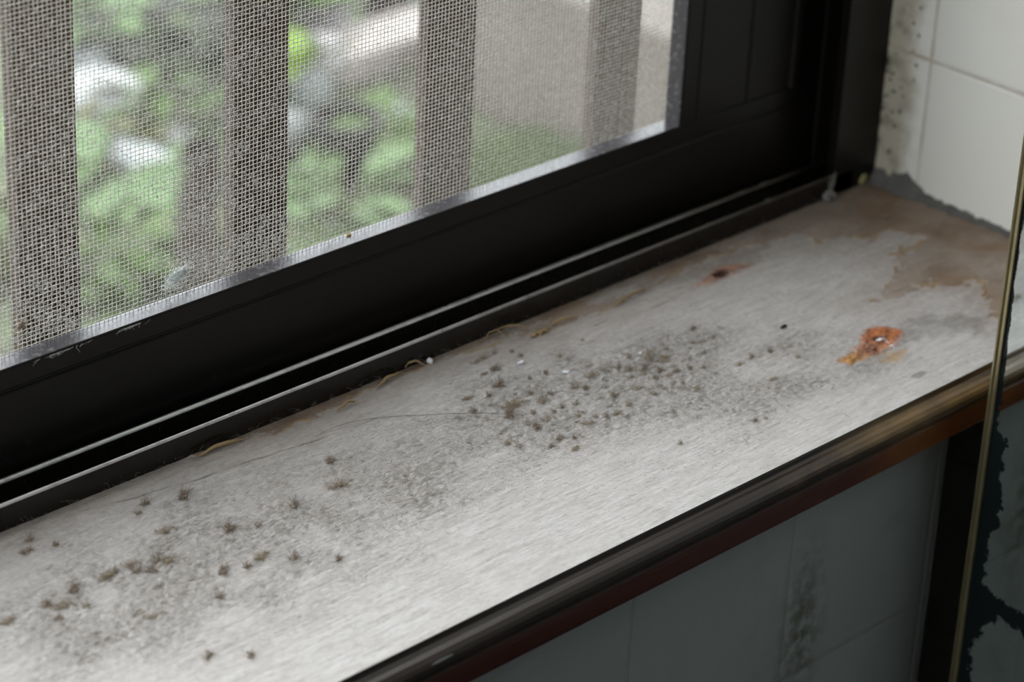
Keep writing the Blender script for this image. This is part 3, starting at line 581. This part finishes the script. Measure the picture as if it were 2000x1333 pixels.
M_lint = mat('pale_lint', (0.62, 0.61, 0.58), 0.9); 
o = link('caught_lint', npmesh('caught_lint', *tubes(Q, R, 3), True), M_lint, sash); keep(o); tag(o, 'pale lint and fibres caught in the wire cloth', kind='stuff')
def webclump(x, z, s, label, col, seed):
    r = np.random.default_rng(seed); n = 220
    B = np.stack([r.normal(0, 0.0040*s, n), r.normal(0, 0.0018*s, n)*1.0], 1)
    P, R = fibres(np.zeros((n, 3)), r.uniform(0.003, 0.009, n)*s, 0.5, 3.2, 7, 0.00022, None, r)
    Q = np.stack([P[:, :, 0] + B[:, None, 0], YS - 0.0012 - np.abs(P[:, :, 2])*0.6, P[:, :, 1] + B[:, None, 1] + B[:, None, 0]*0.35], -1); Q[:, :, 0] += x; Q[:, :, 2] = np.maximum(Q[:, :, 2] + z, 0.0990)
    V_, F_ = tubes(Q, R, 3); b = MB(); b.add(V_.tolist(), F_.tolist())
    for k in range(16): b.add(*blob((x + r.normal(0, 0.003*s), YS - 0.0016, z + r.normal(0, 0.0012*s)), 0.0013*s, seed+k, (1.5, 0.7, 0.8), 0.8, 8, 6))
    tag(b.build('cobweb_clump', mat('cobweb_' + str(seed), col, 0.9), smooth=True), label, 'cobweb')
webclump(1.1357, 0.1145, 1.25, 'white cobweb clump on the screen just above the lower ledge', (0.90, 0.93, 0.92), 900)
webclump(1.0020, 0.1180, 0.45, 'small brownish web clump low on the screen near the left post', (0.48, 0.40, 0.33), 920)
crumb('orange_crumb', 1.2980, 1.4330, 0.0016, (0.45, 0.28, 0.08), 'tiny orange crumb on the grey ledge at the foot of the screen', 'crumb', (1.4, 0.8, 0.7), 0.0990)
# lint hanging over the rail edge
r = np.random.default_rng(66); n = 46
B = np.stack([np.concatenate([r.normal(1.085, 0.006, 26), r.normal(1.030, 0.012, 20)]), np.full(n, 1.4198), np.full(n, 0.0980)], 1)
P, R = fibres(B, r.uniform(0.004, 0.012, n), 0.2, 1.2, 6, 0.00016, r.normal(math.pi, 0.5, n), r); P[:, :, 2] = 0.0975 - np.abs(P[:, :, 2]-0.098)*0.9; P[:, :, 1] = 1.4190
o = link('hanging_lint', npmesh('hanging_lint', *tubes(P, R, 3), True), M_lint, sash); keep(o); tag(o, 'fine hairs hanging over the rail edge', kind='stuff')

# ------------------------------------------------------------------ mirror on the right wall
MX, MY = 1.6205, 1.0650
mir = empty('wall_mirror', (1.6235, 0.55, -0.9), 'tall wall mirror with thin brass edge and blackened silvering, in front of the sill end', 'mirror')
M_mir = mat('old_mirror', (0.86, 0.90, 0.90), 0.03, 1.0); g = G(M_mir); X = g.xyz()
Yw = g.math('ADD', X[1], 0.55*S); Zw = g.math('ADD', X[2], -0.9*S)
d = g.math('SUBTRACT', MY*S, Yw)
nz_ = g.step(g.noise(170, detail=7, rough=0.65), 0.25, 0.75, -0.0032, 0.0032)
nz2 = g.step(g.noise(45, detail=3), 0.3, 0.7, -0.0020, 0.0020)
fc = g.n('ShaderNodeFloatCurve'); g.put(g.step(Zw, -0.30*S, 0.20*S), fc.inputs[1])
cv = fc.mapping.curves[0]; pts = [(0, 0.30), (0.10, 0.22), (0.20, 0.20), (0.24, 0.36), (0.28, 0.20), (0.36, 0.20), (0.42, 0.27), (0.50, 0.22), (0.545, 0.20), (0.575, 0.135), (0.70, 0.12), (0.76, 0.105), (1, 0.10)]
cv.points[0].location = pts[0]; cv.points[1].location = pts[-1]
for p in pts[1:-1]: cv.points.new(*p)
fc.mapping.update()
wd = g.math('MULTIPLY', fc.outputs[0], 0.040)
jitamp = g.step(Zw, -0.02*S, 0.02*S, 1.0, 0.22)
bnd = g.math('ADD', wd, g.math('MULTIPLY', g.math('ADD', nz_, nz2), jitamp))
m1 = g.step(g.math('SUBTRACT', bnd, d), -0.0001, 0.0002)
# branch of lost silvering running away from the edge
zb = g.math('SUBTRACT', g.math('ADD', Zw, g.math('MULTIPLY', d, 0.16)), -0.1640*S)
m2 = g.step(g.math('ADD', g.math('ABSOLUTE', zb), g.math('ADD', nz_, nz2)), 0.0040, 0.0044, 1, 0)
mask = g.math('MAXIMUM', m1, m2)
em = g.n('ShaderNodeBsdfPrincipled'); em.inputs['Base Color'].default_value = (0.004, 0.006, 0.006, 1); em.inputs['Roughness'].default_value = 0.12; em.inputs['Specular IOR Level'].default_value = 0.3
ms = g.n('ShaderNodeMixShader'); out = [q for q in g.t.nodes if q.type == 'OUTPUT_MATERIAL'][0]
g.t.links.new(mask, ms.inputs[0]); g.t.links.new(g.b.outputs[0], ms.inputs[1]); g.t.links.new(em.outputs[0], ms.inputs[2]); g.t.links.new(ms.outputs[0], out.inputs[0])
hz = g.step(g.noise(60, detail=7), 0.50, 0.80); g.rough(g.step(hz, 0, 1, 0.02, 0.10)); g.base(g.mix(hz, (0.80, 0.85, 0.84), (0.62, 0.66, 0.64)))
b = MB(); b.box((MX, 0.10, -1.30), (MX + 0.0062, MY - 0.0006, 1.30))
gl = b.build('mirror_glass', M_mir, mir)
for v in gl.data.vertices: v.co -= Vector(mir.location)
M_brass = mat('aged_brass', (0.30, 0.26, 0.14), 0.30, 0.95); g = G(M_brass)
g.base(g.mix(g.noise(90, detail=5), (0.34, 0.30, 0.17), (0.60, 0.52, 0.32)))
b = MB()                                                     # thin ribbed channel
b.prism([(MX - 0.0012, MY - 0.0066), (MX - 0.0020, MY - 0.0060), (MX - 0.0020, MY - 0.0038), (MX - 0.0014, MY - 0.0034), (MX - 0.0014, MY - 0.0031), (MX - 0.0026, MY - 0.0028), (MX - 0.0030, MY - 0.0021), (MX - 0.0026, MY - 0.0014), (MX - 0.0012, MY - 0.0011), (MX - 0.0012, MY - 0.0006), (MX - 0.0010, MY + 0.0006), (MX + 0.0065, MY + 0.0006), (MX + 0.0065, MY - 0.0006), (MX, MY - 0.0006), (MX, MY - 0.0066)], -1.30, 1.30, 'z')
tag(keep(b.build('edge_strip', M_brass, mir)), 'narrow brass edge strip')

# ------------------------------------------------------------------ outside: bars
M_bar = mat('weathered_bar_wood', (0.085, 0.068, 0.056), 0.85); g = G(M_bar)
g.base(g.mix(g.noise(60, (1, 1, 0.12), detail=7, rough=0.65), (0.018, 0.011, 0.008), (0.060, 0.042, 0.032))); g.normal(g.bump(g.noise(120, (1, 1, 0.12), detail=6), 0.001, 0.6))
LB = ['leftmost dark wooden bar outside the screen, cut by the left picture edge', 'second dark wooden bar outside the screen, counted from the left', 'third wooden bar outside the screen, left of the brown garden wall', 'fourth wooden bar outside the screen, nearest the sash corner']
for i in range(4):
    x = 1.0685 + 0.1992*i
    b = MB(); b.box((x, 1.5305, -0.35), (x + 0.0546, 1.5425, 3.6)); o = b.build('window_bar', M_bar, bevel=0.0015); tag(o, LB[i], 'window bar', 'wooden window bars')

# ------------------------------------------------------------------ outside: garden
ZG = -1.2
M_ground = mat('garden_soil_grass', (0.10, 0.14, 0.06), 0.95); g = G(M_ground)
c = g.mix(g.step(g.noise(9, detail=5), 0.42, 0.60), (0.035, 0.038, 0.024), (0.07, 0.11, 0.04))
g.base(g.mix(g.step(g.noise(23, detail=4), 0.58, 0.70), c, (0.11, 0.10, 0.085)))
b = MB(); b.box((-14, -10, ZG - 0.8), (14, 16, ZG - 0.7)); b.box((-8, 1.56, ZG - 0.1), (14, 16, ZG)); tag(b.build('ground', M_ground), kind='structure')
M_gw = mat('brown_render', (0.20, 0.175, 0.155), 0.95); g = G(M_gw)
g.base(g.mix(g.noise(14, detail=6), (0.085, 0.072, 0.062), (0.15, 0.135, 0.12)))
b = MB(); b.box((3.76, 1.9, ZG), (3.98, 3.92, -0.885)); tag(b.build('garden_wall', M_gw, bevel=0.01), 'low brown rendered garden wall beyond the third and fourth bars', 'wall')
b = MB(); b.box((4.3, 1.7, ZG), (4.5, 3.9, -0.55)); tag(b.build('pale_wall', mat('whitewash', (0.38, 0.38, 0.38), 0.9)), 'pale whitewashed wall far behind the brown garden wall', 'wall')
# grass tuft field next to the wall
r = np.random.default_rng(5); n = 9000
B = np.stack([r.uniform(3.50, 3.75, n), r.uniform(2.9, 3.60, n), np.full(n, ZG)], 1)
P, R = fibres(B, r.uniform(0.03, 0.07, n), 0.9, 0.5, 4, 0.0016, None, r); P[:, :, 2] = ZG + np.abs(P[:, :, 2]-ZG)
P[:, :, 0] = np.minimum(P[:, :, 0], 3.755)
M_grass = mat('fresh_grass', (0.07, 0.13, 0.035), 0.7)
tag(link('grass', npmesh('grass', *tubes(P, R, 3)), M_grass), 'bright green grass growing against the brown garden wall', 'grass', kind='stuff')

def leaf(c, L, W_, yaw, pitch, roll=0.0):
    nu, nv = 6, 4; V = []; F = []
    Rm = Matrix.Rotation(yaw, 3, 'Z') @ Matrix.Rotation(pitch, 3, 'Y') @ Matrix.Rotation(roll, 3, 'X')
    for i in range(nu+1):
        t = i/nu; wv = W_*(math.sin(math.pi*min(1, t*0.96+0.02))**0.75)
        for j in range(nv+1):
            s_ = j/nv*2-1; p = Vector((L*t, wv*0.5*s_, 0.12*L*math.sin(t*2.2) - 0.14*wv*(1-abs(s_)) )); p = Rm @ p
            V.append((c[0]+p.x, c[1]+p.y, c[2]+p.z))
    for i in range(nu):
        for j in range(nv): F.append((i*(nv+1)+j, (i+1)*(nv+1)+j, (i+1)*(nv+1)+j+1, i*(nv+1)+j+1))
    return V, F
def leaf_mat(name, col):
    col = tuple(c*0.42 for c in col); M = mat(name, col, 0.6, 0, 0.25); g = G(M); g.base(g.mix(g.noise(30, detail=3), tuple(k*0.75 for k in col), tuple(min(1, k*1.2) for k in col)))
    M.node_tree.nodes['Principled BSDF'].inputs['Transmission Weight'].default_value = 0.0
    return M
M_stem = mat('plant_stem', (0.08, 0.11, 0.04), 0.7)
LM = {k: leaf_mat('leaf_' + k, v) for k, v in dict(mint=(0.18, 0.31, 0.12), green=(0.095, 0.195, 0.030), dark=(0.040, 0.055, 0.032), lime=(0.20, 0.38, 0.015), olive=(0.15, 0.165, 0.055), pale=(0.42, 0.52, 0.46)).items()}
def plant(x, y, h, spread, n, L, W_, kind, label, seed):
    rr = random.Random(seed); t = empty('leafy_plant', (x, y, ZG), label, 'plant', None)
    fm, sm_ = MB(), MB()
    for i in range(n):
        a = rr.uniform(0, 6.283); q = rr.random()**0.5*spread; zz = ZG + h*(0.35 + 0.65*rr.random())*(1-0.3*q/spread)
        c0 = (x+q*0.5*math.cos(a), y+q*0.5*math.sin(a), zz)
        fm.add(*leaf(c0, L*rr.uniform(.7, 1.2), W_*rr.uniform(.7, 1.2), a + rr.uniform(-.4, .4), rr.uniform(-0.3, 0.5), rr.uniform(-.4, .4)))
        if i % 2 == 0:
            P = np.array([[(x + rr.uniform(-.01, .01), y, ZG), (x + (c0[0]-x)*0.4, y + (c0[1]-y)*0.4, ZG + (zz-ZG)*0.5), c0]]); v, f = tubes(P, np.full((1, 3), 0.003), 5); sm_.add(v.tolist(), f.tolist())
    keep(fm.build('foliage', LM[kind], t, smooth=True)); keep(sm_.build('stem', M_stem, t, smooth=True))
PL = [ # x, y, height, spread, leaves, leaf length, width, kind, label
 (2.96, 3.90, 0.10, 0.14, 20, 0.13, 0.09, 'mint', 'low mint green plant between the first two bars, below the white stone'),
 (3.02, 4.06, 0.10, 0.10, 14, 0.11, 0.05, 'olive', 'yellowish plant between the two pale stones left of the second bar'),
 (3.30, 4.50, 0.18, 0.14, 22, 0.12, 0.07, 'mint', 'mint green bush at the top between the first two bars'),
 (3.40, 4.62, 0.30, 0.10, 18, 0.12, 0.06, 'lime', 'yellow green leaves right of the leftmost bar at the top'),
 (3.36, 4.36, 0.16, 0.12, 26, 0.10, 0.06, 'dark', 'dark green bush left of the second bar near the top'),
 (3.20, 4.08, 0.14, 0.12, 20, 0.10, 0.05, 'green', 'mid green bush directly left of the second bar'),
 (2.72, 3.62, 0.12, 0.18, 30, 0.10, 0.05, 'green', 'grass green plant at the foot of the screen right of the leftmost bar'),
 (2.88, 3.55, 0.10, 0.12, 26, 0.09, 0.05, 'olive', 'olive green plant at the foot of the screen left of the second bar'),
 (3.46, 4.00, 0.20, 0.05, 7, 0.16, 0.07, 'lime', 'bright lime leaves right beside the second bar'),
 (3.66, 4.26, 0.22, 0.16, 34, 0.12, 0.07, 'green', 'tall green bush between the second and third bars at the top'),
 (3.52, 4.22, 0.20, 0.12, 26, 0.12, 0.07, 'dark', 'dark green bush at the top right of the second bar'),
 (3.38, 3.66, 0.14, 0.14, 30, 0.10, 0.06, 'green', 'green plant in front of the dark pot'),
 (3.20, 3.55, 0.12, 0.12, 24, 0.10, 0.06, 'mint', 'blue green plant low between the second and third bars'),
 (3.52, 3.70, 0.12, 0.05, 10, 0.09, 0.06, 'pale', 'pale mint plant just left of the third bar'),
 (2.60, 3.78, 0.16, 0.14, 24, 0.10, 0.06, 'olive', 'olive bush behind the leftmost bar at the left picture edge'),
 (3.98, 4.35, 0.30, 0.08, 14, 0.12, 0.05, 'lime', 'light green leaves beside the dark trunk at the top'),
]
for i, p in enumerate(PL): plant(*p, seed=1000+i)
M_stone = {}
def stone(x, y, r_, sq, col, label, z=None, name='garden_stone', cat='stone'):
    b = MB(); b.add(*blob((x, y, (ZG + r_*sq[2]*0.9) if z is None else z), r_, int(x*1e4), sq, 0.35, 22, 14))
    col = tuple(c*f for c, f in zip(col, (0.38, 0.37, 0.35))); k = 'stone_%d' % len(M_stone); M = mat(k, col, 0.85); g = G(M); g.base(g.mix(g.noise(25, detail=5), tuple(c*0.8 for c in col), col)); M_stone[k] = M
    tag(b.build(name, M, smooth=True), label, cat)
stone(3.10, 4.20, 0.085, (1.3, 1.0, 0.7), (0.80, 0.86, 0.90), 'bright white stone between the first two bars, upper one')
stone(3.02, 3.93, 0.070, (0.7, 1.2, 0.6), (0.72, 0.80, 0.84), 'pale bluish stone between the first two bars, lower one')
stone(3.06, 4.12, 0.060, (1.2, 1.0, 0.3), (0.40, 0.30, 0.27), 'flat reddish stone below the bright white stone')
stone(3.28, 4.40, 0.060, (1.2, 1.0, 0.6), (0.50, 0.56, 0.60), 'grey stone half hidden in the dark bush near the top')
stone(3.12, 3.98, 0.060, (1.0, 1.0, 0.6), (0.34, 0.35, 0.38), 'grey stone lying left of the second bar')
stone(3.60, 4.08, 0.060, (1.0, 1.0, 1.0), (0.82, 0.82, 0.86), 'white round stone between the second and third bars')
stone(3.50, 4.02, 0.060, (1.1, 1.0, 0.7), (0.42, 0.50, 0.53), 'blue grey stone right of the lime leaves')
stone(3.30, 3.83, 0.055, (0.9, 1.0, 1.0), (0.42, 0.47, 0.49), 'grey upright stone right of the second bar beside the dark pot')
b = MB(); b.box((3.62, 4.03, ZG), (3.96, 4.17, ZG + 0.07)); tag(b.build('concrete_block', mat('pale_concrete', (0.33, 0.30, 0.28), 0.9), bevel=0.01), 'long pale concrete block left of the third bar', 'block')
# dark pot: tapered wall, rim and soil
def lathe(b, c, prof, n=28):
    V = [(c[0]+r_*math.cos(6.2832*j/n), c[1]+r_*math.sin(6.2832*j/n), c[2]+z) for r_, z in prof for j in range(n)]
    b.add(V, [(i*n+j, i*n+(j+1) % n, (i+1)*n+(j+1) % n, (i+1)*n+j) for i in range(len(prof)-1) for j in range(n)])
pot = empty('flower_pot', (3.32, 3.68, ZG), 'dark flower pot between the second and third bars', 'flower pot')
b = MB(); lathe(b, (3.32, 3.68, ZG), [(0.001, 0), (0.045, 0), (0.064, 0.115), (0.072, 0.115), (0.073, 0.140), (0.063, 0.140), (0.060, 0.105)]); keep(b.build('pot_body', mat('black_plastic', (0.010, 0.011, 0.012), 0.8), pot, smooth=False))
b = MB(); lathe(b, (3.32, 3.68, ZG), [(0.061, 0.105), (0.035, 0.111), (0.001, 0.113)]); keep(b.build('potting_soil', mat('dark_soil', (0.02, 0.017, 0.014), 1), pot))
def trunk(x, y, r_, h, col, label, seed, name='garden_tree', cat='tree'):
    rr = np.random.default_rng(seed); K = 12; z = np.linspace(-0.02, h, K)
    P = np.stack([x + np.cumsum(rr.normal(0, 0.004, K)), y + np.cumsum(rr.normal(0, 0.004, K)), ZG + z], 1)[None]
    R = (r_*(1 + 0.25*np.exp(-z*9) - 0.1*z))[None]
    M = mat(name + str(seed), col, 0.95); g = G(M); g.base(g.mix(g.noise(30, (1, 1, 0.2), detail=6), tuple(c*0.5 for c in col), tuple(c*1.4 for c in col)))
    tag(link(name, npmesh(name, *tubes(P, R, 14), True), M), label, cat)
trunk(3.94, 4.24, 0.045, 1.6, (0.045, 0.036, 0.040), 'dark thin tree trunk at the top left of the third bar', 3)
trunk(3.78, 4.26, 0.050, 1.6, (0.30, 0.29, 0.31), 'pale grey tree trunk left of the dark one at the top', 4)
trunk(2.78, 3.45, 0.036, 0.29, (0.030, 0.022, 0.018), 'dark stump left of the second bar, low in the screen', 6, 'tree_stump', 'tree stump')
